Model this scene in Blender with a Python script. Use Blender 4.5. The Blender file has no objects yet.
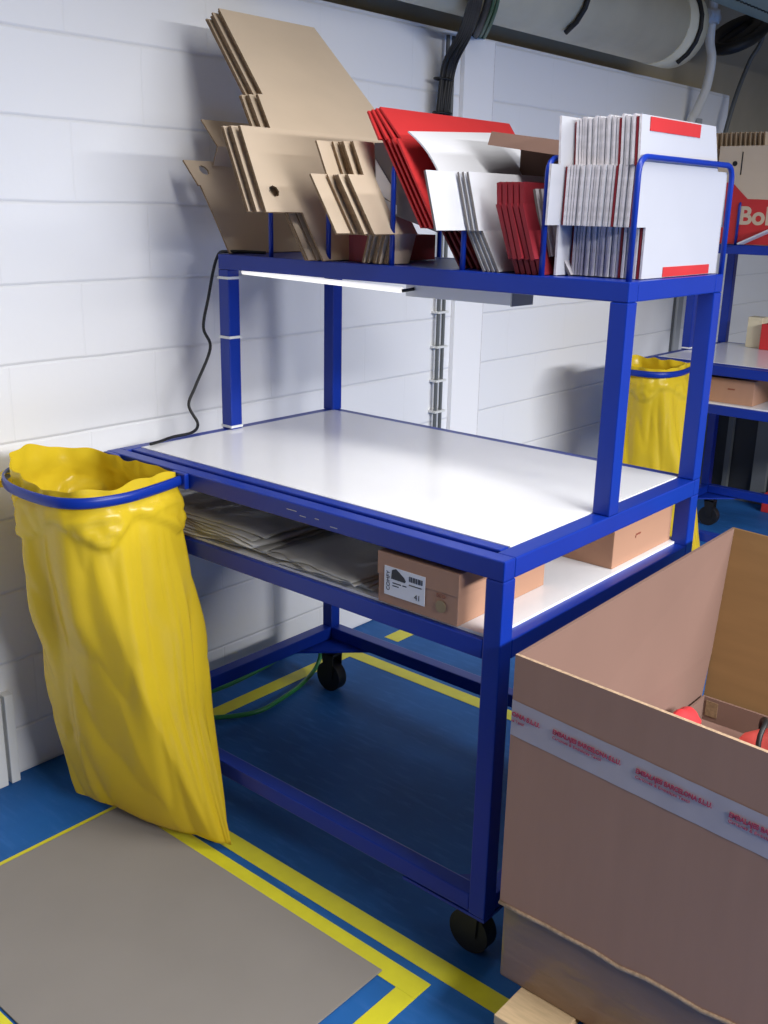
import bpy, bmesh, math, random
from mathutils import Vector, Matrix, noise
random.seed(7)
S = bpy.context.scene
COL = S.collection
PI = math.pi

# ------------------------------------------------------------------ camera, light, exposure
def setup_camera():
    yaw, pitch, roll, fpx = -0.7026, -0.2949, 0.0215, 1008.28
    f = Vector((math.sin(yaw)*math.cos(pitch), math.cos(yaw)*math.cos(pitch), math.sin(pitch)))
    r = Vector((math.cos(yaw), -math.sin(yaw), 0))
    u = r.cross(f)
    r2 = r*math.cos(roll) + u*math.sin(roll)
    u2 = -r*math.sin(roll) + u*math.cos(roll)
    cd = bpy.data.cameras.new('camera')
    cd.sensor_fit = 'HORIZONTAL'; cd.sensor_width = 36.0
    cd.lens = fpx/768*36.0
    cd.clip_start = 0.02; cd.clip_end = 60
    c = bpy.data.objects.new('camera', cd); COL.objects.link(c)
    m = Matrix.Identity(4)
    for i in range(3):
        m[i][0] = r2[i]; m[i][1] = u2[i]; m[i][2] = -f[i]
    m[0][3], m[1][3], m[2][3] = 2.3711, -1.4587, 1.5446
    c.matrix_world = m
    S.camera = c
setup_camera()

W = bpy.data.worlds.new('world'); S.world = W; W.use_nodes = True
W.node_tree.nodes['Background'].inputs[0].default_value = (1.0, 0.94, 0.96, 1)
W.node_tree.nodes['Background'].inputs[1].default_value = 0.07

def area(name, loc, target, sx, sy, power, color=(1, 1, 1)):
    d = bpy.data.lights.new(name, 'AREA'); d.shape = 'RECTANGLE'; d.size = sx; d.size_y = sy
    d.energy = power; d.color = color
    o = bpy.data.objects.new(name, d); COL.objects.link(o); o.location = loc
    o.rotation_euler = (PI*0, -math.atan2(target[0]-loc[0], loc[2]-target[2]), 0)
    return o
area('ceiling_light_hall', (5.5, 0.55, 2.55), (5.5, 0.55, 0), 0.8, 4.2, 820, (0.985, 0.985, 1.0))
area('ceiling_light_row', (2.3, 0.05, 2.5), (2.3, 0.05, 0), 2.4, 0.3, 36, (1.0, 0.985, 0.96))

S.view_settings.view_transform = 'Standard'
S.view_settings.look = 'None'
S.view_settings.gamma = 1.0
S.view_settings.use_curve_mapping = False
S.view_settings.exposure = 0.12

# ------------------------------------------------------------------ materials
def lin(c):
    return tuple(((v/255)/12.92 if v/255 <= 0.04045 else ((v/255+0.055)/1.055)**2.4) for v in c)
MATS = {}
def mat(name, rgb, rough=0.5, metal=0.0, spec=0.5, var=0.0, vscale=8.0, bump=0.0, bscale=60.0, stretch=None,
        emit=0.0, transl=0.0, coat=0.0):
    m = bpy.data.materials.new(name); m.use_nodes = True
    nt = m.node_tree; b = nt.nodes['Principled BSDF']
    base = lin(rgb)
    b.inputs['Base Color'].default_value = (*base, 1)
    b.inputs['Roughness'].default_value = rough
    b.inputs['Metallic'].default_value = metal
    b.inputs['Specular IOR Level'].default_value = spec
    b.inputs['Coat Weight'].default_value = coat
    tc = nt.nodes.new('ShaderNodeTexCoord')
    mp = nt.nodes.new('ShaderNodeMapping')
    nt.links.new(tc.outputs['Object'], mp.inputs[0])
    if stretch: mp.inputs['Scale'].default_value = stretch
    if var > 0:
        n = nt.nodes.new('ShaderNodeTexNoise'); n.inputs['Scale'].default_value = vscale; n.inputs['Detail'].default_value = 5
        nt.links.new(mp.outputs[0], n.inputs[0])
        r = nt.nodes.new('ShaderNodeValToRGB')
        r.color_ramp.elements[0].position = 0.3; r.color_ramp.elements[1].position = 0.72
        r.color_ramp.elements[0].color = (*[c*(1-var) for c in base], 1)
        r.color_ramp.elements[1].color = (*[min(1, c*(1+var)) for c in base], 1)
        nt.links.new(n.outputs[0], r.inputs[0]); nt.links.new(r.outputs[0], b.inputs['Base Color'])
    if bump > 0:
        n2 = nt.nodes.new('ShaderNodeTexNoise'); n2.inputs['Scale'].default_value = bscale; n2.inputs['Detail'].default_value = 3
        nt.links.new(mp.outputs[0], n2.inputs[0])
        bp = nt.nodes.new('ShaderNodeBump'); bp.inputs['Strength'].default_value = bump; bp.inputs['Distance'].default_value = 0.01
        nt.links.new(n2.outputs[0], bp.inputs['Height']); nt.links.new(bp.outputs[0], b.inputs['Normal'])
    if emit > 0:
        b.inputs['Emission Color'].default_value = (*base, 1); b.inputs['Emission Strength'].default_value = emit
    if transl > 0:
        t = nt.nodes.new('ShaderNodeBsdfTranslucent'); t.inputs[0].default_value = (*base, 1)
        mx = nt.nodes.new('ShaderNodeMixShader'); mx.inputs[0].default_value = transl
        out = nt.nodes['Material Output']
        nt.links.new(b.outputs[0], mx.inputs[1]); nt.links.new(t.outputs[0], mx.inputs[2]); nt.links.new(mx.outputs[0], out.inputs[0])
    MATS[name] = m
    return m
BLUE = mat('blue_enamel', (15, 48, 148), 0.34, spec=0.35, var=0.06, vscale=5)
WHITE_LAM = mat('white_laminate', (238, 238, 240), 0.16, spec=0.5, var=0.01)
WHITE_MET = mat('white_painted_metal', (225, 226, 224), 0.4)
CARD = mat('brown_cardboard', (208, 189, 166), 0.85, spec=0.15, var=0.03, vscale=6, stretch=(1, 1, 2))
CARD_E = mat('cardboard_cut_edge', (140, 116, 90), 0.9, spec=0.1, var=0.2, vscale=120)
CARD_D = mat('kraft_cardboard', (178, 137, 113), 0.85, spec=0.15, var=0.03, vscale=5, stretch=(6, 1, 1))
CARD_IN_SHADE = mat('kraft_inside_shaded', (128, 102, 92), 0.85, spec=0.15, var=0.03, vscale=5, stretch=(1, 1, 1))  # kraft darkened in the colour for the weaker light inside the big carton
EDGE_L = mat('corrugated_edge', (176, 150, 124), 0.9, spec=0.1, var=0.25, vscale=150)
WCARD = mat('white_coated_card', (212, 213, 219), 0.5, spec=0.3, var=0.015)
WCARD_E = mat('white_card_edge', (204, 199, 203), 0.8, spec=0.1, var=0.15, vscale=90)
RED = mat('red_printed_card', (200, 52, 54), 0.5, spec=0.3, var=0.05)
MAROON = mat('dark_red_card', (122, 30, 40), 0.55, spec=0.3, var=0.12, vscale=14)
GREYC = mat('grey_board', (122, 116, 114), 0.8, spec=0.2, var=0.05)
YEL = mat('yellow_polythene', (234, 204, 48), 0.27, spec=0.5, var=0.04, vscale=4, bump=0.12, bscale=16, transl=0.30)
TAPE_Y = mat('yellow_floor_tape', (214, 206, 40), 0.45, var=0.06, vscale=20)
MATG = mat('grey_rubber', (138, 132, 126), 0.75, spec=0.25, var=0.04, vscale=4)
BLACK = mat('black_rubber', (18, 18, 20), 0.55)
DARK = mat('dark_plastic', (36, 38, 42), 0.5)
DGREY = mat('dark_grey_metal', (92, 96, 98), 0.5)
STEEL = mat('zinc_steel', (150, 152, 156), 0.35, metal=0.8)
GREEN = mat('green_hose', (38, 120, 62), 0.4)
GREENC = mat('green_cable', (26, 84, 48), 0.45)
PIPE = mat('cream_painted_pipe', (222, 214, 186), 0.55, var=0.10, vscale=5)
BEIGE = mat('beige_painted_wall', (176, 164, 140), 0.8, var=0.08, vscale=3)
GREYG = mat('grey_green_tray', (140, 160, 152), 0.5)
FILM = mat('stretch_film_over_card', (138, 110, 86), 0.28, spec=0.6, var=0.12, vscale=7, bump=0.25, bscale=14, stretch=(1, 1, 2.5))
PTAPE = mat('packing_tape', (188, 174, 170), 0.3, spec=0.5, var=0.05, vscale=20, bump=0.06, bscale=30)
INK_R = mat('red_ink', (184, 66, 84), 0.5)
INK_K = mat('black_ink', (40, 40, 46), 0.5)
INK_B = mat('brown_ink', (140, 78, 60), 0.6)
LABELW = mat('white_paper_label', (226, 224, 226), 0.5)
POLY = mat('clear_polythene', (206, 202, 194), 0.22, spec=0.6, var=0.05, vscale=9, bump=0.15, bscale=20, transl=0.25)
WOOD = mat('pale_pine', (206, 178, 138), 0.75, var=0.12, vscale=9, stretch=(2, 18, 10))
SHOE_R = mat('red_shoe_fabric', (206, 52, 58), 0.6, var=0.06)
SHOE_P = mat('coral_shoe_fabric', (226, 92, 84), 0.6, var=0.06)
RUBW = mat('white_rubber_sole', (228, 224, 216), 0.5)
TUBE = mat('lit_fluorescent_tube', (255, 250, 240), 0.4, emit=16.0)
TRUNK = mat('white_trunking_plastic', (246, 246, 248), 0.5, spec=0.3)
STRIP = mat('pale_grey_conduit', (176, 180, 184), 0.5)
OCHRE_SHADE = mat('shaded_ochre_cardboard', (130, 100, 66), 0.9, spec=0.1, var=0.05, vscale=5, stretch=(1, 1, 8))  # ochre board with the back panel's shade mixed into its colour
WSTACK = mat('white_card_dimmed', (186, 187, 193), 0.6, spec=0.2, var=0.015)  # white card darkened in the colour to offset strong light on the tall stack
TUBE_W = mat('lit_white_tube', (255, 252, 246), 0.4, emit=0.8)
CREAM = mat('cream_card', (216, 206, 176), 0.6)
GOLD = mat('bronze_foil', (150, 128, 92), 0.4, metal=0.3)

def wall_mat():
    m = bpy.data.materials.new('white_painted_blockwork'); m.use_nodes = True
    nt = m.node_tree; b = nt.nodes['Principled BSDF']
    b.inputs['Roughness'].default_value = 0.55; b.inputs['Specular IOR Level'].default_value = 0.3
    tc = nt.nodes.new('ShaderNodeTexCoord'); sep = nt.nodes.new('ShaderNodeSeparateXYZ'); cmb = nt.nodes.new('ShaderNodeCombineXYZ')
    nt.links.new(tc.outputs['Object'], sep.inputs[0])
    nt.links.new(sep.outputs[1], cmb.inputs[0]); nt.links.new(sep.outputs[2], cmb.inputs[1])
    mp = nt.nodes.new('ShaderNodeMapping'); mp.inputs['Location'].default_value = (0.14, 0.0565, 0)
    nt.links.new(cmb.outputs[0], mp.inputs[0])
    ns = nt.nodes.new('ShaderNodeTexNoise'); ns.inputs['Scale'].default_value = 5
    nt.links.new(cmb.outputs[0], ns.inputs[0])
    br = nt.nodes.new('ShaderNodeTexBrick')
    br.inputs['Scale'].default_value = 1.0; br.inputs['Brick Width'].default_value = 0.452; br.inputs['Row Height'].default_value = 0.199
    br.inputs['Mortar Size'].default_value = 0.0035; br.inputs['Mortar Smooth'].default_value = 0.6
    base = lin((236, 237, 240))
    br.inputs['Color1'].default_value = (*base, 1); br.inputs['Color2'].default_value = (*[c*0.965 for c in base], 1)
    br.inputs['Mortar'].default_value = (*[c*0.93 for c in base], 1)
    nt.links.new(mp.outputs[0], br.inputs[0])
    def M(op, a, b_=None, c=None):
        n = nt.nodes.new('ShaderNodeMath'); n.operation = op
        for k, v in enumerate((a, b_, c)):
            if v is None: continue
            if isinstance(v, (int, float)): n.inputs[k].default_value = v
            else: nt.links.new(v, n.inputs[k])
        return n.outputs[0]
    wob = M('MULTIPLY_ADD', ns.outputs[0], 0.006, -0.003)
    zz = M('ADD', M('ADD', sep.outputs[2], 0.0565), wob)
    fr = M('FRACT', M('DIVIDE', zz, 0.199))
    dist = M('MULTIPLY', M('MINIMUM', fr, M('SUBTRACT', 1.0, fr)), 0.199)
    bed = M('SUBTRACT', 1.0, M('SMOOTH_MIN', M('DIVIDE', dist, 0.006), 1.0, 0.3))
    joint = M('MAXIMUM', bed, M('MULTIPLY', br.outputs['Fac'], 0.22))
    hgt = M('SUBTRACT', 1.0, joint)
    mxc = nt.nodes.new('ShaderNodeMixRGB'); mxc.inputs[1].default_value = (*base, 1); mxc.inputs[2].default_value = (*[c*0.90 for c in base], 1)
    nt.links.new(M('MULTIPLY', joint, 0.8), mxc.inputs[0]); nt.links.new(mxc.outputs[0], b.inputs['Base Color'])
    add = nt.nodes.new('ShaderNodeMath'); add.operation = 'MULTIPLY_ADD'; add.inputs[1].default_value = 0.25
    nf = nt.nodes.new('ShaderNodeTexNoise'); nf.inputs['Scale'].default_value = 22; nf.inputs['Detail'].default_value = 4
    nt.links.new(cmb.outputs[0], nf.inputs[0]); nt.links.new(nf.outputs[0], add.inputs[0]); nt.links.new(hgt, add.inputs[2])
    bp = nt.nodes.new('ShaderNodeBump'); bp.inputs['Strength'].default_value = 0.5; bp.inputs['Distance'].default_value = 0.006
    nt.links.new(add.outputs[0], bp.inputs['Height']); nt.links.new(bp.outputs[0], b.inputs['Normal'])
    return m
WALL = wall_mat()

def floor_mat():
    m = mat('blue_vinyl_floor', (36, 92, 156), 0.55, spec=0.15, var=0.20, vscale=3.2, bump=0.03, bscale=30)
    nt = m.node_tree; b = nt.nodes['Principled BSDF']
    # pale streaks and scuffs in the vinyl
    src = b.inputs['Base Color'].links[0].from_socket
    tc = nt.nodes.new('ShaderNodeTexCoord'); mp = nt.nodes.new('ShaderNodeMapping'); mp.inputs['Scale'].default_value = (3, 14, 1)
    mp.inputs['Rotation'].default_value = (0, 0, 0.5)
    n = nt.nodes.new('ShaderNodeTexNoise'); n.inputs['Scale'].default_value = 4; n.inputs['Detail'].default_value = 8
    nt.links.new(tc.outputs['Object'], mp.inputs[0]); nt.links.new(mp.outputs[0], n.inputs[0])
    r = nt.nodes.new('ShaderNodeValToRGB'); r.color_ramp.elements[0].position = 0.52; r.color_ramp.elements[1].position = 0.8
    nt.links.new(n.outputs[0], r.inputs[0])
    mx = nt.nodes.new('ShaderNodeMixRGB'); mx.inputs[2].default_value = (*lin((52, 104, 172)), 1)
    nt.links.new(r.outputs[0], mx.inputs[0]); nt.links.new(src, mx.inputs[1]); nt.links.new(mx.outputs[0], b.inputs['Base Color'])
    return m
FLOOR = floor_mat()

# ------------------------------------------------------------------ mesh helpers
def BM(): return bmesh.new()
def bx(bm, a, b, bev=0.0, mi=0):
    lo = [min(a[i], b[i]) for i in range(3)]; hi = [max(a[i], b[i]) for i in range(3)]
    vs = [bm.verts.new((lo[0] if i & 1 == 0 else hi[0], lo[1] if i & 2 == 0 else hi[1], lo[2] if i & 4 == 0 else hi[2])) for i in range(8)]
    fs = [(0, 2, 3, 1), (4, 5, 7, 6), (0, 1, 5, 4), (2, 6, 7, 3), (0, 4, 6, 2), (1, 3, 7, 5)]
    faces = [bm.faces.new([vs[i] for i in f]) for f in fs]
    for f in faces: f.material_index = mi
    if bev > 0:
        es = list({e for f in faces for e in f.edges})
        bmesh.ops.bevel(bm, geom=es, offset=bev, segments=2, affect='EDGES', profile=0.6)
    return bm
def hexa(bm, p, mi=0, mi_side=None):
    """p: 8 points, 0-3 one face loop, 4-7 the opposite loop"""
    vs = [bm.verts.new(q) for q in p]
    F = [(3, 2, 1, 0), (4, 5, 6, 7)] + [(i, (i+1) % 4, 4+(i+1) % 4, 4+i) for i in range(4)]
    for k, f in enumerate(F):
        fc = bm.faces.new([vs[i] for i in f])
        fc.material_index = mi if (k < 2 or mi_side is None) else mi_side
    return bm
def frames(pts, closed=False):
    pts = [Vector(p) for p in pts]; n = len(pts); T = []
    for i in range(n):
        if closed: t = pts[(i+1) % n]-pts[i-1]
        elif i == 0: t = pts[1]-pts[0]
        elif i == n-1: t = pts[-1]-pts[-2]
        else: t = (pts[i+1]-pts[i]).normalized()+(pts[i]-pts[i-1]).normalized()
        T.append(t.normalized())
    up = Vector((0, 0, 1)) if abs(T[0].z) < 0.9 else Vector((1, 0, 0))
    N = []; nrm = (up-T[0]*up.dot(T[0])).normalized()
    for i in range(n):
        nrm = (nrm-T[i]*nrm.dot(T[i])).normalized(); N.append(nrm)
    return pts, T, N
def tube(bm, pts, r, seg=10, closed=False, rz=None, mi=0):
    pts, T, N = frames(pts, closed); rings = []
    for p, t, n in zip(pts, T, N):
        b = t.cross(n)
        rings.append([bm.verts.new(p + n*(math.cos(2*PI*k/seg)*(rz or r)) + b*(math.sin(2*PI*k/seg)*r)) for k in range(seg)])
    m = len(rings)
    for i in range(m if closed else m-1):
        a, c = rings[i], rings[(i+1) % m]
        for k in range(seg):
            f = bm.faces.new((a[k], a[(k+1) % seg], c[(k+1) % seg], c[k])); f.smooth = True; f.material_index = mi
    if not closed:
        for e in (rings[0][::-1], rings[-1]):
            f = bm.faces.new(e); f.material_index = mi
    return bm
def smooth_path(pts, n=8):
    P = [Vector(p) for p in pts]; out = []
    for i in range(len(P)-1):
        p0 = P[max(i-1, 0)]; p1 = P[i]; p2 = P[i+1]; p3 = P[min(i+2, len(P)-1)]
        for k in range(n):
            t = k/n
            out.append(0.5*((2*p1)+(-p0+p2)*t+(2*p0-5*p1+4*p2-p3)*t*t+(-p0+3*p1-3*p2+p3)*t**3))
    out.append(P[-1]); return out
def cyl(bm, c, axis, r, h, seg=24, mi=0):
    a = Vector(axis).normalized()*h/2; c = Vector(c)
    return tube(bm, [c-a, c+a], r, seg, mi=mi)

def wloc(o):
    v = Vector((0, 0, 0))
    while o is not None: v += o.location; o = o.parent
    return v
def obj(name, bm, mats, parent=None, origin=None, smooth=False):
    if not isinstance(mats, (list, tuple)): mats = [mats]
    bmesh.ops.recalc_face_normals(bm, faces=bm.faces[:])
    if parent is not None:
        o0 = wloc(parent); loc = (0, 0, 0)
    else:
        if origin is None:
            xs = [v.co.x for v in bm.verts]; ys = [v.co.y for v in bm.verts]; zs = [v.co.z for v in bm.verts]
            origin = ((min(xs)+max(xs))/2, (min(ys)+max(ys))/2, min(zs))
        o0 = Vector(origin); loc = origin
    bmesh.ops.translate(bm, verts=bm.verts, vec=-o0)
    me = bpy.data.meshes.new(name); bm.to_mesh(me); bm.free()
    for m in mats: me.materials.append(m)
    if smooth:
        for p in me.polygons: p.use_smooth = True
    o = bpy.data.objects.new(name, me); COL.objects.link(o)
    o.location = loc
    if parent is not None: o.parent = parent
    return o
def tag(o, label, cat, group=None):
    o['label'] = label; o['category'] = cat
    if group: o['group'] = group
    return o
def thing(name, loc, label, cat, group=None):
    o = bpy.data.objects.new(name, None); COL.objects.link(o); o.location = loc; o.empty_display_size = 0.1
    return tag(o, label, cat, group)
def struct(name, bm, m):
    o = obj(name, bm, m); o['kind'] = 'structure'; return o
def text_part(name, body, size, mw, m, parent, depth=0.0004, bold=0.0, width=None):
    """lettering as a mesh; mw: world matrix of the text's own plane"""
    cu = bpy.data.curves.new(name, 'FONT'); cu.body = body; cu.size = size; cu.extrude = depth; cu.offset = bold
    tmp = bpy.data.objects.new(name+'_tmp', cu); COL.objects.link(tmp)
    dg = bpy.context.evaluated_depsgraph_get()
    me = bpy.data.meshes.new_from_object(tmp.evaluated_get(dg))
    bpy.data.objects.remove(tmp); bpy.data.curves.remove(cu)
    if width:
        mx = max(v.co.x for v in me.vertices); me.transform(Matrix.Diagonal((width/mx, 1, 1, 1)))
    me.transform(mw); me.transform(Matrix.Translation(-wloc(parent)))
    me.materials.clear(); me.materials.append(m)
    o = bpy.data.objects.new(name, me); COL.objects.link(o); o.parent = parent
    return o
def plane_mat(origin, xdir, ydir):
    x = Vector(xdir).normalized(); y = Vector(ydir).normalized(); z = x.cross(y)
    M = Matrix.Identity(4)
    for i in range(3): M[i][0] = x[i]; M[i][1] = y[i]; M[i][2] = z[i]; M[i][3] = origin[i]
    return M

# ------------------------------------------------------------------ the room
struct('floor', bx(BM(), (-0.6, -3.5, -0.05), (5.5, 7.0, 0.0)), FLOOR)
struct('wall_left', bx(BM(), (-0.15, -3.5, 0.0), (0.0, 4.12, 2.145), 0.012), WALL).location
w = struct('wall_recess', bx(BM(), (-0.5, 4.12, 0.0), (-0.38, 7.0, 1.9)), WALL)
struct('wall_recess_upper', bx(BM(), (-0.5, 4.12, 1.9), (-0.34, 7.0, 3.4)), BEIGE)
struct('wall_upper', bx(BM(), (-0.5, -3.5, 2.145), (-0.1, 4.12, 3.4)), BEIGE)
struct('wall_far', bx(BM(), (-0.5, 6.9, 0.0), (5.5, 7.0, 3.4)), BEIGE)
t1 = BM(); bx(t1, (0.0005, -0.50, 0.0), (0.03, -0.262, 0.27), 0.003); bx(t1, (0.0005, -0.252, 0.0), (0.03, -0.226, 0.265), 0.003)
struct('trim_1', t1, WHITE_MET)

# block joints follow the wall's own origin: put it at the room's corner so courses fall where the photo has them
for nm in ('wall_left', 'wall_recess'):
    o = bpy.data.objects[nm]
    d = Vector(o.location); o.data.transform(Matrix.Translation(d)); o.location = (0, 0, 0)

# ------------------------------------------------------------------ pipes, cables and trays on the wall
t = thing('wall_pipe', (0.16, 0.0, 2.30), 'fat cream painted pipe running along the top of the wall', 'pipe')
b = BM(); tube(b, [(0.165, -3.4, 2.315), (0.165, 2.86, 2.315)], 0.16, 32); obj('pipe_run', b, PIPE, t)
b = BM(); tube(b, [(0.165, 2.861, 2.315), (0.165, 3.04, 2.315)], 0.163, 32); tube(b, [(0.165, 3.041, 2.315), (0.165, 3.10, 2.315)], 0.13, 32); obj('end_collar', b, PIPE, t)
for k, yb in enumerate((2.02, 2.95)):
    t = thing('pipe_hanger', (0.16, yb, 2.3), ('black strap hanger round the cream pipe near the white trunking' if k == 0 else
              'black strap hanger round the cream pipe near its far end'), 'pipe hanger', None)
    b = BM(); tube(b, [(0.165+0.172*math.cos(a), yb, 2.315+0.172*math.sin(a)) for a in [PI*(-0.35+0.1*i) for i in range(11)]], 0.010, 8); obj('strap', b, BLACK, t)
    b = BM(); tube(b, [(0.20, yb, 2.49), (0.20, yb, 2.9)], 0.007, 8); obj('rod', b, STEEL, t)
b = BM(); tube(b, smooth_path([(0.14, 3.13, 2.372), (0.12, 3.35, 2.40), (0.10, 3.50, 2.432)], 4), 0.012, 8)
tag(obj('spur_pipe', b, WHITE_MET), 'thin pale pipe running from the hanger to the white downpipe joint', 'pipe')
t = thing('downpipe', (0.05, 3.58, 0), 'thin white pipe coming down the wall near its far end', 'pipe')
b = BM(); tube(b, smooth_path([(0.10, 3.57, 2.9), (0.10, 3.57, 2.44), (0.10, 3.575, 2.33), (0.115, 3.58, 2.25), (0.10, 3.585, 2.12), (0.06, 3.59, 2.02), (0.030, 3.59, 1.9), (0.030, 3.6, 1.2)], 6), 0.022, 12); obj('pipe_run', b, WHITE_MET, t)
b = BM(); cyl(b, (0.10, 3.57, 2.44), (0, 0, 1), 0.036, 0.06); cyl(b, (0.10, 3.56, 2.44), (0, 1, 0), 0.027, 0.11); obj('tee_joint', b, WHITE_MET, t)
b = BM()
tube(b, [(0.12+0.11*math.cos(a), 3.86+0.16*math.sin(a*1.0), 2.40+0.09*math.sin(a)) for a in [2*PI*i/24 for i in range(24)]], 0.028, 10, closed=True)
tube(b, [(0.11+0.08*math.cos(a), 3.87+0.13*math.sin(a), 2.39+0.07*math.sin(a+0.4)) for a in [2*PI*i/24 for i in range(24)]], 0.028, 10, closed=True)
tag(obj('cable_coil', b, BLACK), 'black coil of cable hung below the perforated tray', 'cable')
b = BM(); tube(b, smooth_path([(0.16, 4.05, 2.9), (0.15, 4.1, 2.45), (0.10, 4.08, 2.3), (0.08, 4.0, 2.12), (0.06, 3.95, 1.9), (0.03, 3.95, 1.6)], 6), 0.012, 8)
tag(obj('power_cable', b, DGREY), 'grey cable curving down from the perforated tray at the far wall end', 'cable')
t = thing('cable_tray', (0.47, 3.1, 2.42), 'grey green perforated metal cable tray overhead at the top right', 'cable tray')
b = BM(); bx(b, (0.30, 3.07, 2.420), (0.64, 5.6, 2.427)); bx(b, (0.632, 3.07, 2.4272), (0.64, 5.6, 2.49)); bx(b, (0.30, 3.07, 2.4272), (0.308, 5.6, 2.49)); obj('tray', b, GREYG, t)
for k in range(36):
    b = BM(); bx(b, (0.394, 3.10+k*0.04, 2.4165), (0.406, 3.12+k*0.04, 2.4199)); obj('perforation', b, BLACK, t)

# vertical white trunking with cables
t = thing('cable_trunking', (0.03, 1.80, 0), 'white vertical cable trunking on the wall behind the cartons', 'trunking')
b = BM(); bx(b, (0.0005, 1.715, 0.0), (0.020, 1.905, 2.135), 0.003); obj('trunking_body', b, TRUNK, t)
b = BM(); bx(b, (0.0202, 1.8985, 0.0), (0.021, 1.9005, 2.13)); obj('lid_seam', b, WCARD_E, t)
for k, (yy, lab) in enumerate(((1.608, 'black cable clipped to the wall left of the white trunking'), (1.640, 'second black cable clipped to the wall, nearest the white trunking'))):
    b = BM(); tube(b, smooth_path([(0.022, yy, 0.0), (0.022, yy, 0.8), (0.022, yy, 1.6), (0.022, yy, 2.0), (0.022, yy, 2.12)], 6), 0.007, 8)
    o = tag(obj('power_cable', b, DGREY), lab, 'cable')
    b = BM()
    for zz in (0.25, 0.78, 0.9, 1.03, 1.16, 1.6, 1.8): bx(b, (0.0005, yy-0.016, zz), (0.036, yy+0.016, zz+0.008))
    obj('cable_clip', b, WHITE_MET, o)
b = BM()
for i in range(6):
    dy = 0.011*i-0.03; w_ = 0.012*math.sin(i*2.4)
    tube(b, smooth_path([(0.045+0.006*(i % 2), 1.565+dy*0.6, 1.55), (0.045, 1.560+dy+w_, 1.75), (0.055, 1.555+dy, 1.9), (0.07, 1.56+dy-w_, 2.02), (0.16, 1.52+dy, 2.10), (0.30, 1.38+dy, 2.17), (0.365, 1.29+dy+w_, 2.26), (0.37, 1.27+dy, 2.9)], 6), 0.0075, 8)
for z_ in (1.86, 1.97): tube(b, [(0.048+0.022*math.cos(a), 1.556+0.045*math.sin(a), z_) for a in [2*PI*k/16 for k in range(16)]], 0.004, 6, closed=True)
tag(obj('cable_bundle', b, BLACK), 'black bundle of cables climbing the wall just left of the white trunking', 'cable')
for k, (dy, m_, lab) in enumerate(((0.0, BLACK, 'thick black cable rising out of the white trunking top'), (0.028, GREENC, 'green cable rising from the trunking top beside the thick black one'), (0.052, GREENC, 'rightmost green cable rising from the trunking top'))):
    b = BM(); tube(b, smooth_path([(0.012, 1.77+dy, 2.137), (0.03, 1.76+dy, 2.139), (0.20, 1.55+dy, 2.132), (0.32, 1.42+dy, 2.18), (0.375, 1.345+dy, 2.27), (0.38, 1.32+dy, 2.9)], 6), (0.012, 0.007, 0.007)[k], 8)
    tag(obj('power_cable', b, m_), lab, 'cable')
t = thing('conduit_strip', (0.02, 3.72, 0), 'narrow grey vertical conduit on the wall behind the far yellow bag', 'conduit')
b = BM(); bx(b, (0.0005, 3.69, 0.0), (0.025, 3.75, 2.0), 0.003); obj('strip', b, STRIP, t)
b = BM(); bx(b, (0.0005, 3.681, 0.0), (0.012, 3.6885, 2.0)); obj('side_gap', b, DGREY, t)

# ------------------------------------------------------------------ floor markings
def tape(x0, y0, x1, y1, label, name='floor_tape'):
    b = BM(); bx(b, (x0, y0, 0.0002), (x1, y1, 0.0012)); return tag(obj(name, b, TAPE_Y), label, 'floor tape')
tape(0.33, -0.048, 2.0, 0.003, 'yellow floor tape strip nearest the front of the bench')
tape(0.325, -0.125, 1.352, -0.072, 'yellow floor tape along the long bench side of the grey mat')
tape(1.302, -1.6, 1.352, -0.1255, 'yellow floor tape across the right end of the grey mat, past a blue gap')
tape(0.325, -0.80, 0.36, -0.1255, 'thin yellow floor tape showing along the wall end of the grey mat')
tape(0.3605, -0.76, 1.301, -0.70, 'yellow floor tape at the near edge of the grey mat')
tape(0.10, 0.12, 0.155, 1.040, 'yellow floor tape under the bench along the white wall')
tape(0.156, 0.985, 2.1, 1.040, 'yellow floor tape behind the bench parallel to its back rail')
tape(0.135, 1.20, 0.20, 1.50, 'short yellow floor tape stub beyond the back of the bench')
tape(0.30, 3.0, 2.0, 3.05, 'yellow floor tape under the far bench')
b = BM(); bx(b, (0.342, -0.695, 0.0014), (1.252, -0.111, 0.0055), 0.0015)
tag(obj('floor_mat', b, MATG), 'flat grey rectangular floor mat framed in yellow tape', 'mat')

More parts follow.
